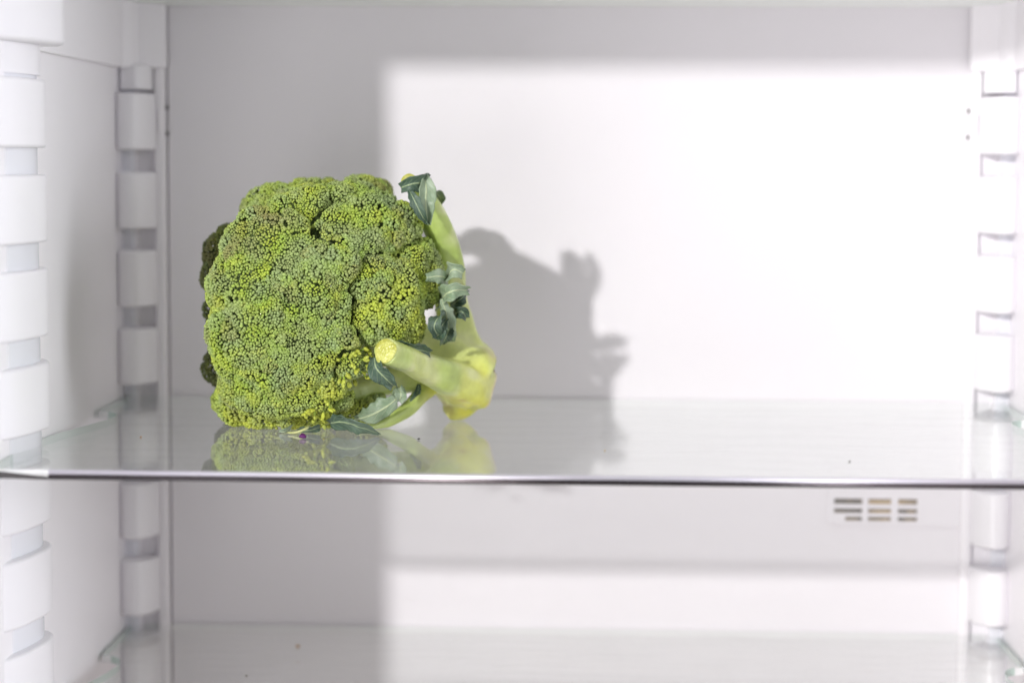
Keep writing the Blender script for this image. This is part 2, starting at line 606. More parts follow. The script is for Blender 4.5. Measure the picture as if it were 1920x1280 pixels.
# ------------------------------------------------------------------ glass shelves
def shelf(z, label):
    sh = empty('glass_shelf', (-0.0115, -0.15, z), label, 'shelf')
    key = sh.name
    PINV[key] = Matrix.Translation(-Vector(sh.location))
    L = -0.2757
    left = [(L + 0.002, -0.3080)] + [(L, -0.300), (L, -0.205)] + [tuple(p) for p in spline([(L, -0.195, 0), (L + 0.004, -0.172, 0), (L + 0.011, -0.140, 0), (L + 0.0155, -0.115, 0), (L + 0.0150, -0.098, 0), (L + 0.0100, -0.089, 0), (L + 0.002, -0.086, 0)], 20)[:, :2]] + [(L + 0.001, -0.070), (L + 0.002, -0.0025)]
    poly = left + [(MIRX - x, y) for x, y in reversed(left)]
    v, f = prism(poly, z - 0.0042, z)
    o = link('glass_pane', mesh('glass_pane', v, f), [M_GLASS, M_EDGE, M_EDGE2], sh)
    for p in o.data.polygons:
        p.material_index = 0 if abs(p.normal.z) > 0.5 else (2 if abs(p.normal.y) > 0.9 else 1)
    # chrome strip along the front edge, rounded on top
    prof = [(-0.3082, -0.0042), (-0.3098, -0.0042), (-0.3106, -0.0039), (-0.3110, -0.0034), (-0.3111, -0.0027), (-0.3110, -0.0019), (-0.3108, -0.0016), (-0.3082, -0.0016)]
    lip = [(-0.3082, -0.00158), (-0.3106, -0.00158), (-0.3106, -0.0012), (-0.3102, -0.0004), (-0.3096, 0.0002), (-0.3088, 0.0003), (-0.3081, 0.0002), (-0.3081, -0.0002)]
    n = len(prof)

    cap = prof[:6] + lip[3:]

    def strip(name, x0, x1, mat, sc_=1.0, nseg=1, prof=prof):
        V, F = [], []
        for k_ in range(nseg + 1):
            x = x0 + (x1 - x0) * k_ / nseg
            for y, zz in prof:
                V.append((x, -0.3085 + (y + 0.3085) * sc_, z - 0.0022 + (zz + 0.0022) * sc_))
        for k_ in range(nseg):
            a = k_ * n
            F += [(a + i, a + n + i, a + n + (i + 1) % n, a + (i + 1) % n) for i in range(n)]
        F += [tuple(range(n)), tuple(range(nseg * n, nseg * n + n))[::-1]]
        o_ = link(name, mesh(name, V, F), mat, sh, True)
        bm = bmesh.new()
        bm.from_mesh(o_.data)
        bmesh.ops.recalc_face_normals(bm, faces=bm.faces)
        bm.to_mesh(o_.data)
        bm.free()
        o_.data.polygons.foreach_set('use_smooth', [len(p.vertices) == 4 for p in o_.data.polygons])
        return o_
    strip('front_trim', -0.2450, MIRX + 0.2450, M_CHROME)
    strip('trim_highlight', -0.2450, MIRX + 0.2450, M_LIP, prof=lip)  # separate pale strip standing in for the highlight along the trim
    strip('trim_end_cap', -0.2760, -0.2451, M_CAP, 1.0, prof=cap)
    strip('trim_end_cap', MIRX + 0.2451, MIRX + 0.2760, M_CAP, 1.0, prof=cap)
    return sh


shelf(0.0, 'clear glass shelf with a chrome front strip, carrying the broccoli')
shelf(-0.1405, 'lower clear glass shelf under the vent, at the bottom of the picture')

# ------------------------------------------------------------------ broccoli
broc = empty('broccoli', (-0.12, -0.14, 0.0), 'green broccoli head lying on its side with pale cut stalk to the right', 'broccoli')
HC = np.array((-0.1388, -0.127, 0.0668))      # centre and half sizes of the domed head
HR = np.array((0.0692, 0.071, 0.0690))
HE = 2.35


TURN = 0.30            # the head faces a little left: its right side lies further back


def unturn(p):
    return p - np.array((0, TURN * (p[0] - HC[0]), 0))


def head_level(p):
    return float((np.abs((unturn(p) - HC) / HR) ** HE).sum() ** (1 / HE))


def head_hit(x, y):
    a = np.array(CAM)
    d = np.array(at(x, y, -0.1)) - a
    d /= np.linalg.norm(d)
    best, bl = None, 9
    for t in np.linspace(0.9, 1.3, 500):
        p = a + d * t
        l = head_level(p)
        if l < 1.0:
            return p
        if l < bl:
            best, bl = p, l
    return HC + (best - HC) / bl


def head_normal(p):
    q = (unturn(p) - HC) / HR
    g = np.sign(q) * np.abs(q) ** (HE - 1) / HR
    g[0] -= TURN * g[1]
    return g / np.linalg.norm(g)


PX = 0.000276        # metres per photo pixel at the head
HUB = np.array(at(790, 655, -0.118))
# photo position of each floret, its radius in photo pixels, its flatness, yellowness, brownness, branch, rise in mm
FLO = [
    # the broad main branch
    (500, 450, 90, .50, .05, .60, 0, 0), (448, 520, 78, .55, .15, .50, 0, 0), (540, 548, 92, .45, .05, .30, 0, 0.5), (600, 470, 62, .50, .05, .30, 0, 0),
    (446, 616, 80, .52, .15, .35, 0, 0), (530, 640, 78, .48, .05, .25, 0, 0), (468, 706, 90, .55, .20, .05, 0, 0), (590, 650, 78, .52, .12, .05, 0, 0),
    (548, 728, 74, .62, .40, .00, 0, 0), (500, 770, 50, .75, .45, .00, 0, 0), (436, 752, 50, .75, .3, .00, 0, 0), (610, 590, 58, .50, .05, .10, 0, 0), (628, 470, 56, .55, .05, .25, 0, 0.5), (636, 640, 46, .6, .2, .1, 0, 0.5),
    # top branch
    (690, 392, 92, .60, .06, .10, 1, 2.2), (634, 425, 62, .62, .10, .30, 1, 2.2), (752, 408, 60, .65, .20, .05, 1, 2.0), (655, 358, 50, .75, .25, .15, 1, 1.0),
    # right branch
    (738, 545, 94, .58, .22, .15, 2, 2.5), (790, 476, 60, .75, .2, .00, 2, 2.5), (704, 500, 56, .65, .10, .10, 2, 1.5), (808, 520, 48, .85, .25, .00, 2, 2.5),
    (694, 596, 54, .65, .30, .15, 2, 1.2), (762, 604, 52, .80, .48, .00, 2, 1.0),
    # small top-left branch
    (566, 366, 60, .80, .45, .25, 3, 0.5), (520, 384, 42, .85, .15, .45, 3, 0),
    # loose yellowing branches low on the right
    (612, 738, 46, .85, .49, .00, 0, 0.5), (652, 682, 36, .90, .62, .05, 5, 1.5), (596, 762, 40, .85, .52, .0, 0, 0), (636, 768, 26, 1.0, .1, .0, 6, 0),
]
florets = []
for (x, y, r, fl, yl, br, grp, rise) in FLO:
    p = head_hit(x, y)
    n = head_normal(p)
    h = p - HUB
    h /= np.linalg.norm(h)
    n = 0.8 * n + 0.2 * h
    n /= np.linalg.norm(n)
    rt = r * PX
    rn = rt * fl
    florets.append([p - n * (rn * 0.95 - rise * 0.001), n, rt, rn, yl, br, grp])
# left edge, set back from the sunlit front
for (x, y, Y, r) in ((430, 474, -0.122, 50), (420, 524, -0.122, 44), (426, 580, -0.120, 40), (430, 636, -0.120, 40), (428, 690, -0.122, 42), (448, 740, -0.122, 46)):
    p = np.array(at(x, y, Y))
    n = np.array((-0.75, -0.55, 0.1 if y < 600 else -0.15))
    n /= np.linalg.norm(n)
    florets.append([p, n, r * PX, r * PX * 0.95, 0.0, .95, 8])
# where the head rests on the glass
for (x, y, Y, r, yl) in ((492, 768, -0.152, 42, .35), (545, 768, -0.156, 42, .38), (446, 748, -0.149, 44, .3), (590, 770, -0.154, 34, .4)):
    n = np.array((-0.1, -0.7, -0.7))
    n /= np.linalg.norm(n)
    florets.append([np.array(at(x, y, Y)), n, r * PX, r * PX * 0.9, yl, 0.0, 0])
# florets of the far side, seen only as outline, shadow and reflection
for d, r in (((-.75, .35, .45), 60), ((-.80, .40, -.15), 62), ((-.2, .35, .9), 60), ((.3, .2, .9), 50), ((-.55, .35, -.75), 58), ((-.1, .25, -.95), 60), ((-.5, .1, .85), 52), ((-.72, .05, -.65), 52), ((.30, -.2, -.9), 40)):
    d = np.array(d)
    d /= np.linalg.norm(d)
    l = head_level(HC + d * 0.05)
    p = HC + d * 0.05 / l
    n = head_normal(p)
    rt = r * PX
    florets.append([p - n * rt * 0.75, n, rt, rt * 0.75, .15, .4, 9])


def frame(n):
    a = np.array((0, 0, 1.0)) if abs(n[2]) < 0.9 else np.array((1.0, 0, 0))
    t = np.cross(a, n)
    t /= np.linalg.norm(t)
    return t, np.cross(n, t)


def inside_other(i, P, lim, lim2):
    """points swallowed by another floret; branches keep a cleft between them"""
    bad = np.zeros(len(P), bool)
    g0 = florets[i][6]
    for j, (c, n, rt, rn, _, _, g) in enumerate(florets):
        if j == i:
            continue
        q = P - c
        h = q @ n
        tt = (q * q).sum(1) - h * h
        l = lim if (g == g0 or (g0 in (1, 2, 5) and g in (0, 3, 4, 9))) else lim2
        l = l + (0.0008 / rt if l > 1 else 0)
        bad |= (np.sqrt(np.maximum(tt, 0) / rt ** 2 + h * h / rn ** 2) < l)
    return bad


def cleft(i, P):
    """depth of the groove between a floret and the neighbouring branches"""
    g0 = florets[i][6]
    out = np.zeros(len(P))
    for j, (c, n, rt, rn, _, _, g) in enumerate(florets):
        if g == g0 or 9 in (g, g0) or 8 in (g, g0):
            continue
        q = P - c
        h = q @ n
        tt = (q * q).sum(1) - h * h
        d = (np.sqrt(np.maximum(tt, 0) / rt ** 2 + h * h / rn ** 2) - 1) * (rt + rn) / 2
        x = np.clip(1 - d / 0.0036, 0, 1)
        out = np.maximum(out, 0.0026 * x * x * (3 - 2 * x))
    return out


# unit bud: a blunt ovoid
SEG, RINGS = 6, ((0.55, -0.55), (1.0, 0.05), (0.80, 0.62), (0.38, 0.93))
bv = []
for rr, zz in RINGS:
    for k_ in range(SEG):
        a = 2 * math.pi * (k_ + 0.5 * (zz > 0)) / SEG
        bv.append((rr * math.cos(a), rr * math.sin(a), zz))
bv.append((0, 0, 1.02))
bv = np.array(bv)
bf = []
for q in range(len(RINGS) - 1):
    for k_ in range(SEG):
        a, b = q * SEG + k_, q * SEG + (k_ + 1) % SEG
        bf += [(a, b, b + SEG), (a, b + SEG, a + SEG)]
tip = len(bv) - 1
bf += [((len(RINGS) - 1) * SEG + k_, (len(RINGS) - 1) * SEG + (k_ + 1) % SEG, tip) for k_ in range(SEG)]
bf = np.array(bf)

GREY = np.array((0.275, 0.340, 0.110))
BLUE = np.array((0.250, 0.330, 0.140))
GREEN = np.array((0.265, 0.380, 0.050))
YEL = np.array((0.480, 0.500, 0.055))
OLIVE = np.array((0.245, 0.245, 0.055))
BROWN = np.array((0.240, 0.195, 0.100))


def tri_mesh(name, V, F, colors):
    me = bpy.data.meshes.new(name)
    me.vertices.add(len(V))
    me.vertices.foreach_set('co', np.ascontiguousarray(V, dtype=np.float32).ravel())
    nf = len(F)
    me.loops.add(nf * 3)
    me.loops.foreach_set('vertex_index', np.ascontiguousarray(F, dtype=np.int32).ravel())
    me.polygons.add(nf)
    me.polygons.foreach_set('loop_start', np.arange(0, nf * 3, 3, dtype=np.int32))
    me.polygons.foreach_set('loop_total', np.full(nf, 3, dtype=np.int32))
    me.polygons.foreach_set('use_smooth', np.ones(nf, bool))
    me.update(calc_edges=True)
    ca = me.color_attributes.new('tint', 'FLOAT_COLOR', 'POINT')
    c4 = np.ones((len(V), 4), np.float32)
    c4[:, :3] = colors
    ca.data.foreach_set('color', c4.ravel())
    return me


def make_buds(P, Nn, size, ln, cols):
    n = len(P)
    a = np.where(np.abs(Nn[:, 2:3]) < 0.9, np.array([[0, 0, 1.0]]), np.array([[1.0, 0, 0]]))
    T = np.cross(a, Nn)
    T /= np.linalg.norm(T, axis=1, keepdims=True)
    B = np.cross(Nn, T)
    ang = rng.uniform(0, 2 * math.pi, n)[:, None]
    T2 = T * np.cos(ang) + B * np.sin(ang)
    B2 = np.cross(Nn, T2)
    V = P[:, None, :] + size[:, None, None] * (bv[None, :, 0:1] * T2[:, None] + bv[None, :, 1:2] * B2[:, None]) + (size * ln)[:, None, None] * bv[None, :, 2:3] * Nn[:, None]
    V = V.reshape(-1, 3)
    F = (bf[None] + (np.arange(n) * len(bv))[:, None, None]).reshape(-1, 3)
    C = np.repeat(cols, len(bv), axis=0)
    return V, F, C


def fib(n, cmin):
    i = np.arange(n) + 0.5
    c = 1 - (1 - cmin) * i / n
    s = np.sqrt(1 - c * c)
    ph = i * math.pi * (3 - math.sqrt(5))
    return np.stack([s * np.cos(ph), s * np.sin(ph), c], 1)


SP = 0.00118
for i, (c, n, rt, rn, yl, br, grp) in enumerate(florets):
    t, b = frame(n)
    R3 = np.stack([t, b, n])
    CM = -0.35
    area = 2 * math.pi * (1 - CM) * rt * (rt + rn) / 2
    nb = int(area / (SP * SP))
    D = fib(nb, CM) + rng.normal(0, 0.24 * SP / rt, (nb, 3))
    D /= np.linalg.norm(D, axis=1, keepdims=True)
    scl = np.array((rt, rt, rn))
    # clusters: the floret is divided into tight little heads about 7 mm across
    ncl = max(8, int(area / (0.0092 ** 2)))
    CD = fib(ncl, CM) + rng.normal(0, 0.09, (ncl, 3))
    CD /= np.linalg.norm(CD, axis=1, keepdims=True)
    CP = CD * scl
    LP = D * scl
    dist = np.linalg.norm(LP[:, None] - CP[None], axis=2)
    near = dist.argmin(1)
    dm = dist[np.arange(nb), near]
    d2 = np.partition(dist, 1, axis=1)[:, 1]
    edge = np.clip((d2 - dm) / 0.0035, 0, 1)           # 0 on the seam between two clusters
    GN = D / scl
    GN /= np.linalg.norm(GN, axis=1, keepdims=True)
    away = (LP - CP[near])
    hum = np.clip(1 - (dm / 0.0062) ** 2, -0.6, 1)
    cl_h = rng.normal(0, 0.0005, ncl)
    low = np.array([noise.noise(Vector(LP[q] * 60 + i * 7.3)) for q in range(nb)])
    disp = 0.0012 * hum + cl_h[near] + 0.0036 * low - 0.0008 * (1 - edge) ** 2 + rng.normal(0, 0.00014, nb)
    disp = disp - cleft(i, c + LP @ R3)
    LPd = LP + GN * disp[:, None]
    NL = GN + away / 0.0075 * 0.40 + rng.normal(0, 0.13, (nb, 3))
    NL /= np.linalg.norm(NL, axis=1, keepdims=True)
    P = c + LPd @ R3
    NW = NL @ R3
    rim = np.clip((0.25 - D[:, 2]) / 0.5, 0, 1)
    coarse = np.clip(0.5 + 1.3 * np.array([noise.noise(Vector(p * 38 + np.array((8.0, 1, 0)))) for p in P]) + 0.35 * rng.normal(size=ncl)[near] - 0.25 * br, 0, 1)
    size = 0.85 * (0.82 + 0.30 * coarse) * (0.00104 + 0.00010 * rng.normal(size=nb) + 0.00022 * rim - 0.00016 * np.clip(1 - dm / 0.003, 0, 1)) * (1 + 0.10 * yl)
    ln = 1.22 + 0.14 * rng.normal(size=nb)
    keep = ~inside_other(i, P, 0.93, 0.93) & (P[:, 2] > 0.0010) & (rng.uniform(size=nb) < 1.0 - 0.13 * coarse)
    # colour of every bud: cluster mood plus its own
    mood = rng.uniform(0, 1, (ncl, 3))
    wN = np.array([noise.noise(Vector(p * 45 + np.array((3.1, 0, 9)))) for p in P])
    wM = np.array([noise.noise(Vector(p * 110 + np.array((0, 5.1, 2)))) for p in P])
    centre = np.clip(1 - dm / 0.0032, 0, 1)
    y_ = np.clip(yl * 0.48 - 0.02 + 0.22 * np.clip((P[:, 0] - P[:, 2] * 0.6 + 0.175) / 0.06, 0, 1) + 0.30 * (mood[near, 0] - 0.70) + 0.42 * wM + 0.12 * centre + 0.06 * rng.normal(size=nb) + 0.25 * np.clip((0.02 - P[:, 2]) / 0.02, 0, 1), 0, 1)
    o_ = np.clip(br * 0.62 + 0.9 * (mood[near, 1] - 0.75) + 0.6 * wN + 0.08 * rng.normal(size=nb), 0, 1)
    g_ = np.clip(0.35 + 0.9 * wM + 0.5 * (mood[near, 2] - 0.5) + 0.08 * rng.normal(size=nb), 0, 1)
    bl = np.clip(0.5 + 1.1 * wN, 0, 1)[:, None]
    cols = (GREY * (1 - bl) + BLUE * bl)
    cols = cols * (1 - g_[:, None]) + GREEN * g_[:, None]
    ob = OLIVE * (1 - mood[near, 2:3] * 0.6) + BROWN * mood[near, 2:3] * 0.6
    cols = cols * (1 - 0.9 * o_[:, None]) + ob * 0.9 * o_[:, None]
    cols = cols * (1 - y_[:, None]) + YEL * y_[:, None]
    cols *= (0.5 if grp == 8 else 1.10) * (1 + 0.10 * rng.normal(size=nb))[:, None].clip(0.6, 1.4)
    # the core that carries the buds
    m_ = 220
    CDD = fib(m_, -0.8)
    bm = bmesh.new()
    bmesh.ops.create_icosphere(bm, subdivisions=3, radius=1.0)
    for v_ in bm.verts:
        q = np.array(v_.co)
        nn = noise.noise(Vector(q * 3.0 + np.array((i, 0, 0)))) * 0.04
        w_ = c + (q * (scl - 0.0034) * (0.97 + nn - (0.10 if q[2] < 0 else 0))) @ R3 - n * 0.0008
        w_ = w_ - n * 1.25 * cleft(i, (c + (q * scl) @ R3)[None])[0]
        w_[2] = max(w_[2], 0.0009)
        v_.co = w_
    me = bpy.data.meshes.new('floret')
    bm.to_mesh(me)
    bm.free()
    fo = link('floret', me, M_CORE, broc, True)
    V, F, C = make_buds(P[keep], NW[keep], size[keep], ln[keep], cols[keep])
    if yl > 0.5 and i < len(FLO):
        # loosening, half open buds on stalklets
        ks = np.where(keep & (D[:, 2] > 0.05))[0]
        ks = rng.choice(ks, min(len(ks), int(8 + 26 * yl)), replace=False)
        for q in ks:
            d = NW[q] + rng.normal(0, 0.35, 3)
            d /= np.linalg.norm(d)
            L = rng.uniform(0.002, 0.0048)
            s_ = rng.uniform(0.0010, 0.0015)
            p1 = P[q] + d * L
            side = rng.normal(0, 1, 3)
            side -= d * (side @ d)
            side /= np.linalg.norm(side)
            cc = (YEL * 0.8 + GREEN * 0.25) * rng.uniform(0.85, 1.15) + np.array((0.02, 0.04, 0.03)) * rng.uniform(0, 1)
            for kk in range(rng.integers(1, 4)):
                dd = d + side * rng.normal(0, 0.5) + rng.normal(0, 0.25, 3)
                dd /= np.linalg.norm(dd)
                pp = p1 + side * 0.0008 * kk
                if pp[2] < 0.002:
                    continue
                v2, f2, c2 = make_buds(pp[None], dd[None], np.array([s_ * 0.85]), np.array([rng.uniform(1.5, 2.6)]), cc[None])
                F = np.concatenate([F, f2 + len(V)])
                V = np.concatenate([V, v2])
                C = np.concatenate([C, c2])
            v2, f2, c2 = make_buds((P[q] + d * L * 0.4)[None], d[None], np.array([0.0005]), np.array([L / 0.0005 * 0.6]), (GREEN * 1.2)[None])
            F = np.concatenate([F, f2 + len(V)])
            V = np.concatenate([V, v2])
            C = np.concatenate([C, c2])
    V[:, 2] = np.maximum(V[:, 2], 0.0004)
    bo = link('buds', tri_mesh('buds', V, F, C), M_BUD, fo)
    bo.matrix_parent_inverse = Matrix()
    bo['kind'] = 'stuff'


# ---- stalk: tubes blended into one surface
def tube(pts, rad, n=26, seg=30, squash=1.0, cap=True):
    P = spline(pts, n)
    Rr = np.interp(np.linspace(0, 1, n), np.linspace(0, 1, len(rad)), rad)
    V, F = [], []
    T = np.gradient(P, axis=0)
    T /= np.linalg.norm(T, axis=1, keepdims=True)
    u = np.cross(T[0], (0.1, 0.2, 1.0))
    u /= np.linalg.norm(u)
    for k_ in range(n):
        u = u - T[k_] * (u @ T[k_])
        u /= np.linalg.norm(u)
        w = np.cross(T[k_], u)
        for s in range(seg):
            a = 2 * math.pi * s / seg
            rr_ = Rr[k_] * (1 + 0.055 * math.cos(5 * a + 0.6) + 0.03 * math.cos(3 * a))
            V.append(P[k_] + rr_ * (math.cos(a) * u + squash * math.sin(a) * w))
    for k_ in range(n - 1):
        for s in range(seg):
            F.append((k_ * seg + s, k_ * seg + (s + 1) % seg, (k_ + 1) * seg + (s + 1) % seg, (k_ + 1) * seg + s))
    if cap:
        F.append(tuple(range(seg))[::-1])
        F.append(tuple(range((n - 1) * seg, n * seg)))
    return V, F


def A(x, y, Y):
    return np.array(at(x, y, Y))


q = 0.000290
tubes = [
    # trunk: cut base at lower right, running left into the head
    tube([A(897, 716, -0.112), A(872, 702, -0.114), A(830, 672, -0.117), A(775, 640, -0.118), A(715, 600, -0.118), A(640, 560, -0.12)], [66 * q, 70 * q, 54 * q, 38 * q, 34 * q, 30 * q]),
    # right-hand leaf stalk, rising past the head
    tube([A(885, 690, -0.110), A(862, 630, -0.112), A(845, 560, -0.118), A(842, 500, -0.126), A(826, 440, -0.134), A(802, 388, -0.142), A(782, 352, -0.148)], [40 * q, 36 * q, 31 * q, 30 * q, 27 * q, 24 * q, 19 * q]),
    # cut leaf stalk pointing at the viewer
    tube([A(900, 728, -0.116), A(862, 716, -0.130), A(800, 690, -0.154), A(752, 670, -0.176), A(722, 658, -0.190)], [44 * q, 38 * q, 28 * q, 24.5 * q, 24 * q]),
    # branch to the lower florets
    tube([A(850, 700, -0.112), A(770, 706, -0.122), A(700, 724, -0.134), A(640, 738, -0.145), A(585, 730, -0.15)], [40 * q, 30 * q, 24 * q, 22 * q, 22 * q]),
    # thin leaf stalk sweeping down to the shelf
    tube([A(828, 702, -0.118), A(795, 735, -0.128), A(757, 772, -0.140), A(712, 797, -0.150), A(672, 806, -0.157)], [20 * q, 16 * q, 13 * q, 11 * q, 8 * q]),
    # inner branches
    tube([A(790, 648, -0.118), A(770, 600, -0.125), A(745, 560, -0.14)], [26 * q, 22 * q, 22 * q]),
    tube([A(780, 640, -0.118), A(730, 520, -0.118), A(690, 430, -0.12)], [26 * q, 24 * q, 22 * q]),
    tube([A(760, 640, -0.118), A(640, 500, -0.110), A(560, 420, -0.11)], [28 * q, 24 * q, 22 * q]),
    tube([A(760, 640, -0.118), A(600, 600, -0.10), A(460, 560, -0.11)], [30 * q, 26 * q, 24 * q]),
    tube([A(760, 650, -0.118), A(640, 680, -0.11), A(500, 700, -0.12)], [30 * q, 26 * q, 24 * q]),
    # knob on the base
    tube([A(872, 742, -0.112), A(858, 762, -0.110), A(846, 779, -0.108)], [38 * q, 30 * q, 20 * q]),
    tube([A(895, 690, -0.112), A(905, 668, -0.111), A(910, 662, -0.110)], [36 * q, 24 * q, 12 * q]),
]
V, F = join(tubes)
tmp = link('stalk_tmp', mesh('stalk_tmp', V, F))
rm = tmp.modifiers.new('r', 'REMESH')
rm.mode = 'VOXEL'
rm.voxel_size = 0.0009
sm = tmp.modifiers.new('s', 'SMOOTH')
sm.factor = 0.5
sm.iterations = 6
dg = bpy.context.evaluated_depsgraph_get()
me = bpy.data.meshes.new_from_object(tmp.evaluated_get(dg))
bpy.data.objects.remove(tmp)
me.name = 'stalk'
co = np.empty(len(me.vertices) * 3, np.float32)
me.vertices.foreach_get('co', co)
co = co.reshape(-1, 3).astype(float)
# the base was sliced off with a knife: flatten it against the cut plane
CUTC = A(908, 722, -0.112)
CUTN = np.array((0.86, 0.42, -0.30))
CUTN /= np.linalg.norm(CUTN)
over = (co - CUTC) @ CUTN
co = co - np.maximum(over, 0)[:, None] * CUTN * 0.90
CUT2 = A(722, 658, -0.1905)
N2 = A(722, 658, -0.1905) - A(775, 678, -0.168)
N2 /= np.linalg.norm(N2)
N2 = N2 + np.array((-0.15, -0.35, 0.1))
N2 /= np.linalg.norm(N2)
o2 = (co - CUT2) @ N2
nearc = np.linalg.norm(co - CUT2, axis=1) < 0.02
co = co - (np.maximum(o2, 0) * nearc)[:, None] * N2
co[:, 2] = np.maximum(co[:, 2], 0.0003)
wob = np.array([noise.noise(Vector(p * 70)) for p in co])
nrm = np.empty(len(me.vertices) * 3, np.float32)
me.vertices.foreach_get('normal', nrm)
nrm = nrm.reshape(-1, 3)
co2 = co + nrm * wob[:, None] * 0.0009
co2[:, 2] = np.maximum(co2[:, 2], 0.0003)
me.vertices.foreach_set('co', co2.astype(np.float32).ravel())
me.update()
PALE = np.array((0.60, 0.67, 0.24))
GRN = np.array((0.40, 0.54, 0.12))
YLW = np.array((0.78, 0.75, 0.05))
WHT = np.array((0.74, 0.77, 0.44))
OCH = np.array((0.45, 0.30, 0.06))


def sstep(x):
    x = np.clip(x, 0, 1)
    return x * x * (3 - 2 * x)


n1 = np.array([noise.noise(Vector(p * 38)) for p in co])
n2 = np.array([noise.noise(Vector(p * 95 + np.array((4, 4, 4)))) for p in co])
base = PALE[None] * np.ones((len(co), 1))
# greener out along the leaf stalks, yellower at the foot
g = sstep((co[:, 2] - 0.045) / 0.06)[:, None] * 0.75
base = base * (1 - g) + GRN * g
dB = np.linalg.norm(co - A(872, 742, -0.118), axis=1)
yy = (sstep(1.45 - dB / 0.024) * np.clip(0.7 + 1.0 * n1, 0.2, 1))[:, None]
base = base * (1 - yy) + YLW * yy
w = (np.clip(n2 * 1.4, 0, 0.6))[:, None]
base = base * (1 - w) + WHT * w
g2 = (np.clip(n1 * 1.6 - 0.1, 0, 0.6))[:, None]
base = base * (1 - g2) + GRN * g2
low = sstep((0.026 - co[:, 2]) / 0.012)[:, None] * sstep((-0.083 - co[:, 0]) / 0.01)[:, None] * 0.6
base = base * (1 - low) + GRN * low
for (cx_, cy_, cY, rr, cc, kk) in ((868, 740, -0.133, 0.0032, OCH, .9), (915, 675, -0.12, 0.006, OCH, .35), (833, 772, -0.118, 0.005, OCH * 0.7, .5), (790, 690, -0.160, 0.003, GRN * 0.7, .6), (745, 722, -0.13, 0.002, OCH * 0.4, .8)):
    dd = np.linalg.norm(co - A(cx_, cy_, cY), axis=1)
    kx = (sstep(1.6 - dd / rr) * kk)[:, None]
    base = base * (1 - kx) + cc * kx
rimc = (sstep((over + 0.0022) / 0.002) * 0.8)[:, None]
base = base * (1 - rimc) + np.array((0.78, 0.66, 0.52)) * rimc
ca = me.color_attributes.new('tint', 'FLOAT_COLOR', 'POINT')
c4 = np.ones((len(co), 4), np.float32)
c4[:, :3] = base
ca.data.foreach_set('color', c4.ravel())
st = link('stalk', me, M_STALK, broc, True)


def disc(name, c, n, r, mat, parent, sq=1.0, dome=0.0006):
    t, b = frame(n)
    V = [c + n * dome]
    F = []
    for ring in (0.55, 0.9, 1.0):
        for k_ in range(24):
            a = 2 * math.pi * k_ / 24
            rr = r * ring * (1 + 0.05 * math.sin(3 * a + 1) + 0.03 * math.sin(5 * a))
            V.append(c + rr * (math.cos(a) * t + sq * math.sin(a) * b) + n * (dome * (0.9 if ring < 0.95 else -0.6)))
    F += [(0, 1 + k_, 1 + (k_ + 1) % 24) for k_ in range(24)]
    for rg in range(2):
        o_ = 1 + rg * 24
        F += [(o_ + k_, o_ + 24 + k_, o_ + 24 + (k_ + 1) % 24, o_ + (k_ + 1) % 24) for k_ in range(24)]
    o = link(name, mesh(name, V, F), mat, parent, True)
    if parent != broc:
        o.matrix_parent_inverse = Matrix()
    return o


disc('cut_end', CUT2 + N2 * 0.0003, N2, 22.5 * q, M_CUT, st)
disc('cut_end', CUTC + CUTN * 0.0002, CUTN, 42 * q, M_CUTDRY, st)


# ---- leaves
def leaf(pts, side, width, mat, prof=None, cup=0.0, wave=0.0, freq=3.0, ser=0.08, seed=0, twist=0.0, nu=36, nv=15, parent=broc):
    P = spline(pts, nu)
    T = np.gradient(P, axis=0)
    T /= np.linalg.norm(T, axis=1, keepdims=True)
    S0 = np.array(side, float)
    prof = prof or [0.25, 0.75, 1.0, 0.95, 0.6, 0.08]
    W = np.interp(np.linspace(0, 1, nu), np.linspace(0, 1, len(prof)), prof) * width
    V, UV = [], []
    for k_ in range(nu):
        u_ = k_ / (nu - 1)
        s = S0 - T[k_] * (S0 @ T[k_])
        s /= np.linalg.norm(s)
        nn = np.cross(T[k_], s)
        a = twist * (u_ - 0.3)
        s, nn = s * math.cos(a) + nn * math.sin(a), nn * math.cos(a) - s * math.sin(a)
        for j in range(nv):
            v_ = (j / (nv - 1)) * 2 - 1
            e = 1 + ser * noise.noise(Vector((u_ * 9 + seed, 3.7 * (v_ > 0), seed * 1.3))) * 2 + ser * 0.6 * math.sin(u_ * 34 + seed + v_)
            h = cup * v_ * v_ * width + wave * width * abs(v_) ** 1.6 * math.sin(freq * 2 * math.pi * u_ + seed + (1.7 if v_ > 0 else 0)) \
                + 0.06 * width * noise.noise(Vector((u_ * 7, v_ * 3, seed * 3.1)))
            V.append(P[k_] + s * (v_ * W[k_] * e) + nn * h)
            UV.append((u_, (v_ + 1) / 2))
    F = [(k_ * nv + j, k_ * nv + j + 1, (k_ + 1) * nv + j + 1, (k_ + 1) * nv + j) for k_ in range(nu - 1) for j in range(nv - 1)]
    V = [np.array((p[0], p[1], max(p[2], 0.0007))) for p in V]
    me = mesh('leaf', V, F)
    uvl = me.uv_layers.new(name='UVMap')
    idx = np.empty(len(me.loops), np.int32)
    me.loops.foreach_get('vertex_index', idx)
    uvl.data.foreach_set('uv', np.array(UV)[idx].astype(np.float32).ravel())
    o = link('leaf', me, mat, parent, True)
    so = o.modifiers.new('thick', 'SOLIDIFY')
    so.thickness = 0.0004
    so.offset = 0
    return o


VIEW = np.array((0, -1.0, 0.1))
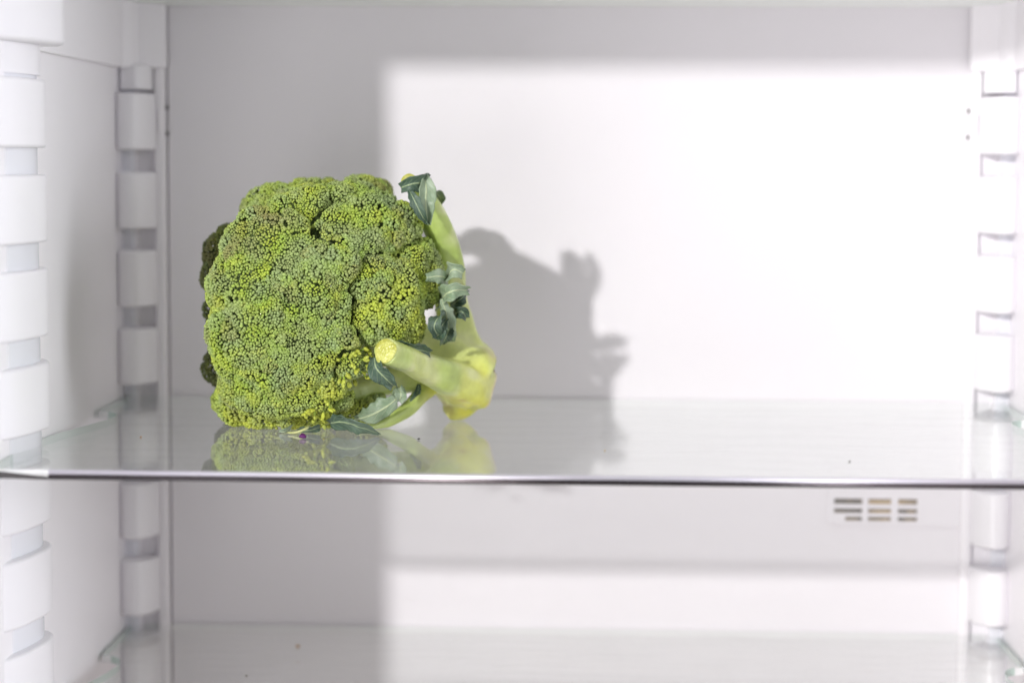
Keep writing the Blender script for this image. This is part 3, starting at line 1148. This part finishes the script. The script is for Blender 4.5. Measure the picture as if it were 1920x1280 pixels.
# folded leaf at the top of the right-hand stalk
leaf([A(752, 352, -0.160), A(772, 345, -0.163), A(790, 343, -0.160), A(800, 345, -0.154)], (0.1, -0.3, 1), 18 * q, M_LEAFD, [0.45, 0.8, 1.0, 1.05], 0.25, 0.10, 1.5, 0.06, 1)
leaf([A(796, 330, -0.157), A(799, 355, -0.160), A(798, 385, -0.162), A(803, 420, -0.158)], (1, 0.5, 0), 17 * q, M_LEAFP, [0.15, 0.8, 1.0, 0.75, 0.1], 0.5, 0.05, 1.2, 0.05, 2)
leaf([A(768, 358, -0.166), A(778, 378, -0.168), A(790, 402, -0.166), A(801, 420, -0.160)], (1, 0.3, 0.3), 11 * q, M_LEAFD, [0.4, 1.0, 0.8, 0.1], 0.2, 0.1, 2, 0.08, 3)
leaf([A(800, 372, -0.140), A(815, 362, -0.134), A(826, 372, -0.130), A(828, 392, -0.128)], (0.3, -0.6, 0.7), 11 * q, M_LEAFP, [0.3, 1, 1, 0.4], 0.4, 0.15, 1.5, 0.05, 4)
disc('cut_end', A(767, 342, -0.1545), np.array(A(752, 335, -0.175) - A(790, 362, -0.147)) / np.linalg.norm(A(752, 335, -0.175) - A(790, 362, -0.147)), 17 * q, M_CUT, st)
# curled little leaves half way up
leaf([A(842, 545, -0.142), A(838, 525, -0.156), A(826, 518, -0.166), A(800, 520, -0.170)], (0.2, 0.2, 1), 13 * q, M_LEAFP, [0.3, 0.8, 1.0, 0.9, 0.5], 0.5, 0.2, 1.6, 0.1, 5)
leaf([A(838, 535, -0.146), A(842, 515, -0.158), A(852, 505, -0.164), A(868, 512, -0.162)], (0.2, -0.2, 1), 17 * q, M_LEAFP, [0.4, 0.9, 1.0, 0.7, 0.5], 0.45, 0.2, 1.5, 0.1, 6)
leaf([A(826, 575, -0.142), A(832, 556, -0.158), A(850, 545, -0.166), A(876, 543, -0.160)], (0.1, -0.3, 1), 17 * q, M_LEAFP, [0.5, 0.9, 1.0, 0.8, 0.4], 0.4, 0.25, 2.0, 0.12, 7)
leaf([A(845, 575, -0.140), A(856, 566, -0.148), A(868, 556, -0.150), A(876, 545, -0.146)], (0.4, -0.4, 0.8), 13 * q, M_LEAFD, [0.4, 0.9, 1.0, 0.6, 0.2], 0.3, 0.15, 1.5, 0.06, 8)
leaf([A(848, 600, -0.140), A(855, 588, -0.150), A(866, 584, -0.152), A(874, 596, -0.148)], (0.3, -0.3, 0.9), 12 * q, M_LEAFD, [0.5, 0.9, 1.0, 0.4], 0.5, 0.1, 1.2, 0.05, 9)
# the leaf below them with its own pale rib
leaf([A(846, 640, -0.140), A(842, 615, -0.152), A(836, 585, -0.160), A(828, 560, -0.160)], (1, -0.1, 0), 16 * q, M_LEAFP, [0.5, 0.7, 0.9, 0.6, 0.2], 0.35, 0.25, 2.2, 0.14, 10)
leaf([A(834, 590, -0.160), A(822, 596, -0.166), A(814, 612, -0.168), A(820, 628, -0.164)], (0.8, 0.2, 0.6), 13 * q, M_LEAFD, [0.4, 0.9, 1.0, 0.6], 0.45, 0.15, 1.6, 0.1, 11)
leaf([A(836, 600, -0.158), A(828, 612, -0.164), A(824, 625, -0.164), A(816, 632, -0.160)], (0.9, 0.2, -0.3), 10 * q, M_LEAFD, [0.3, 1, 1, 0.5], 0.4, 0.1, 1.4, 0.1, 12)
leaf([A(842, 618, -0.150), A(838, 628, -0.156), A(834, 636, -0.156), A(828, 645, -0.152)], (1, 0.1, 0.4), 14 * q, M_LEAFD, [0.7, 1, 0.8, 0.3], 0.2, 0.1, 1.4, 0.1, 13)
# dark leaves either side of the cut stalk
leaf([A(740, 640, -0.176), A(762, 648, -0.174), A(785, 656, -0.168), A(806, 660, -0.162)], (0.1, -0.5, 0.8), 14 * q, M_LEAFD, [0.3, 0.7, 1.0, 0.95, 0.5], 0.35, 0.22, 2.0, 0.08, 14)
leaf([A(702, 670, -0.186), A(706, 690, -0.190), A(722, 708, -0.188), A(738, 722, -0.182)], (1, -0.2, 0.5), 17 * q, M_LEAFD, [0.3, 0.9, 1.0, 0.85, 0.4], 0.35, 0.2, 1.8, 0.08, 15)
leaf([A(786, 720, -0.140), A(782, 738, -0.142), A(770, 752, -0.145)], (1, 0, 0.7), 8 * q, M_LEAFD, [0.4, 1, 0.3], 0.2, 0.1, 1, 0.05, 16)
# pale leaf along the thin lower stalk, and the dark one flat on the glass
leaf([A(750, 728, -0.160), A(742, 748, -0.166), A(715, 768, -0.168), A(690, 780, -0.166), A(666, 786, -0.160)], (-0.4, -0.2, 0.9), 19 * q, M_LEAFP, [0.35, 0.45, 0.9, 1.0, 0.8, 0.3], 0.25, 0.25, 2.6, 0.14, 17)
leaf([A(748, 728, -0.163), A(752, 740, -0.166), A(748, 752, -0.164)], (1, 0, 0.2), 11 * q, M_LEAFP, [0.5, 1.0, 0.4], 0.5, 0.15, 1.2, 0.1, 18)
leaf([A(618, 792, -0.170), A(645, 791, -0.178), A(675, 800, -0.184), A(712, 812, -0.180)], (0.25, -0.75, 0.62), 19 * q, M_LEAFD, [0.45, 0.9, 1.0, 0.95, 0.75, 0.25], 0.15, 0.12, 2.0, 0.10, 19)
leaf([A(560, 806, -0.170), A(580, 806, -0.174), A(600, 800, -0.172)], (0.1, -0.6, 0.7), 12 * q, M_LEAFD, [0.3, 0.9, 1.0, 0.5], 0.2, 0.15, 1.4, 0.1, 20)
leaf([A(524, 812, -0.172), A(534, 808, -0.174), A(546, 800, -0.170)], (0.3, -0.5, 0.8), 10 * q, M_LEAFP, [0.3, 1.0, 0.6], 0.2, 0.1, 1.4, 0.1, 21)
V, F = tube([A(540, 811, -0.176), A(556, 810, -0.178), A(574, 803, -0.178), A(582, 797, -0.174)], [2.2 * q, 2.6 * q, 2.4 * q, 1.6 * q], 14, 8)
tw = link('leaf_stem', mesh('leaf_stem', [(p[0], p[1], max(p[2], 0.0005)) for p in V], F), plastic('pale_leaf_stem', (0.50, 0.52, 0.22), 0.4), broc, True)

# ------------------------------------------------------------------ crumbs and specks on the glass
def speck(name, x, y, z, r, col, label, cat, flat=0.5):
    v = AX * ((x - CX) / FPX) + AY * ((y - CY) / FPX) + fwd
    p = CAM + v * ((z - CAM.z) / v.z)
    bm = bmesh.new()
    bmesh.ops.create_icosphere(bm, subdivisions=2, radius=1.0)
    sd = random.random() * 50
    for w_ in bm.verts:
        k_ = 1 + 0.55 * noise.noise(w_.co * 1.7 + Vector((sd, 0, 0)))
        w_.co = Vector((w_.co.x * r * k_, w_.co.y * r * 1.3 * k_, (w_.co.z * k_ + 0.9) * r * flat))
    me = bpy.data.meshes.new(name)
    bm.to_mesh(me)
    bm.free()
    mn = min(q_.co.z for q_ in me.vertices)
    for q_ in me.vertices:
        q_.co.z -= mn
    o = link(name, me, plastic(name + '_' + cat, col, 0.6, 0.3, 900, 0.2), None, True)
    o.location = (p.x, p.y, z + 0.0001)
    o['label'] = label
    o['category'] = cat
    return o


speck('purple_crumb', 568, 822, 0.0, 0.0017, (0.10, 0.005, 0.11), 'tiny purple crumb on the glass below the broccoli head', 'crumb', 0.9)
speck('dark_speck', 785, 824, 0.0, 0.0007, (0.02, 0.018, 0.018), 'tiny black speck on the glass left of the stalk reflection', 'speck')
speck('yellow_crumb', 607, 824, 0.0, 0.0005, (0.6, 0.55, 0.15), 'pinhead yellow crumb on the glass right of the purple crumb', 'crumb')
speck('tan_crumb', 1134, 845, 0.0, 0.0005, (0.45, 0.35, 0.18), 'pinhead tan crumb on the glass in the shelf middle', 'crumb')
speck('grey_speck', 1593, 866, 0.0, 0.0007, (0.20, 0.19, 0.18), 'tiny grey speck on the glass above the vent', 'speck')
speck('orange_crumb', 264, 820, 0.0, 0.0006, (0.45, 0.24, 0.08), 'tiny orange crumb on the glass near the left wall ribs', 'crumb')
speck('brown_crumb', 558, 1212, -0.1405, 0.0016, (0.48, 0.34, 0.20), 'small brown crumb on the lower glass shelf, in shadow', 'crumb', 0.35)
speck('dark_speck', 462, 1267, -0.1405, 0.0007, (0.10, 0.08, 0.06), 'tiny dark speck on the lower glass shelf left of the sunlit patch', 'speck')
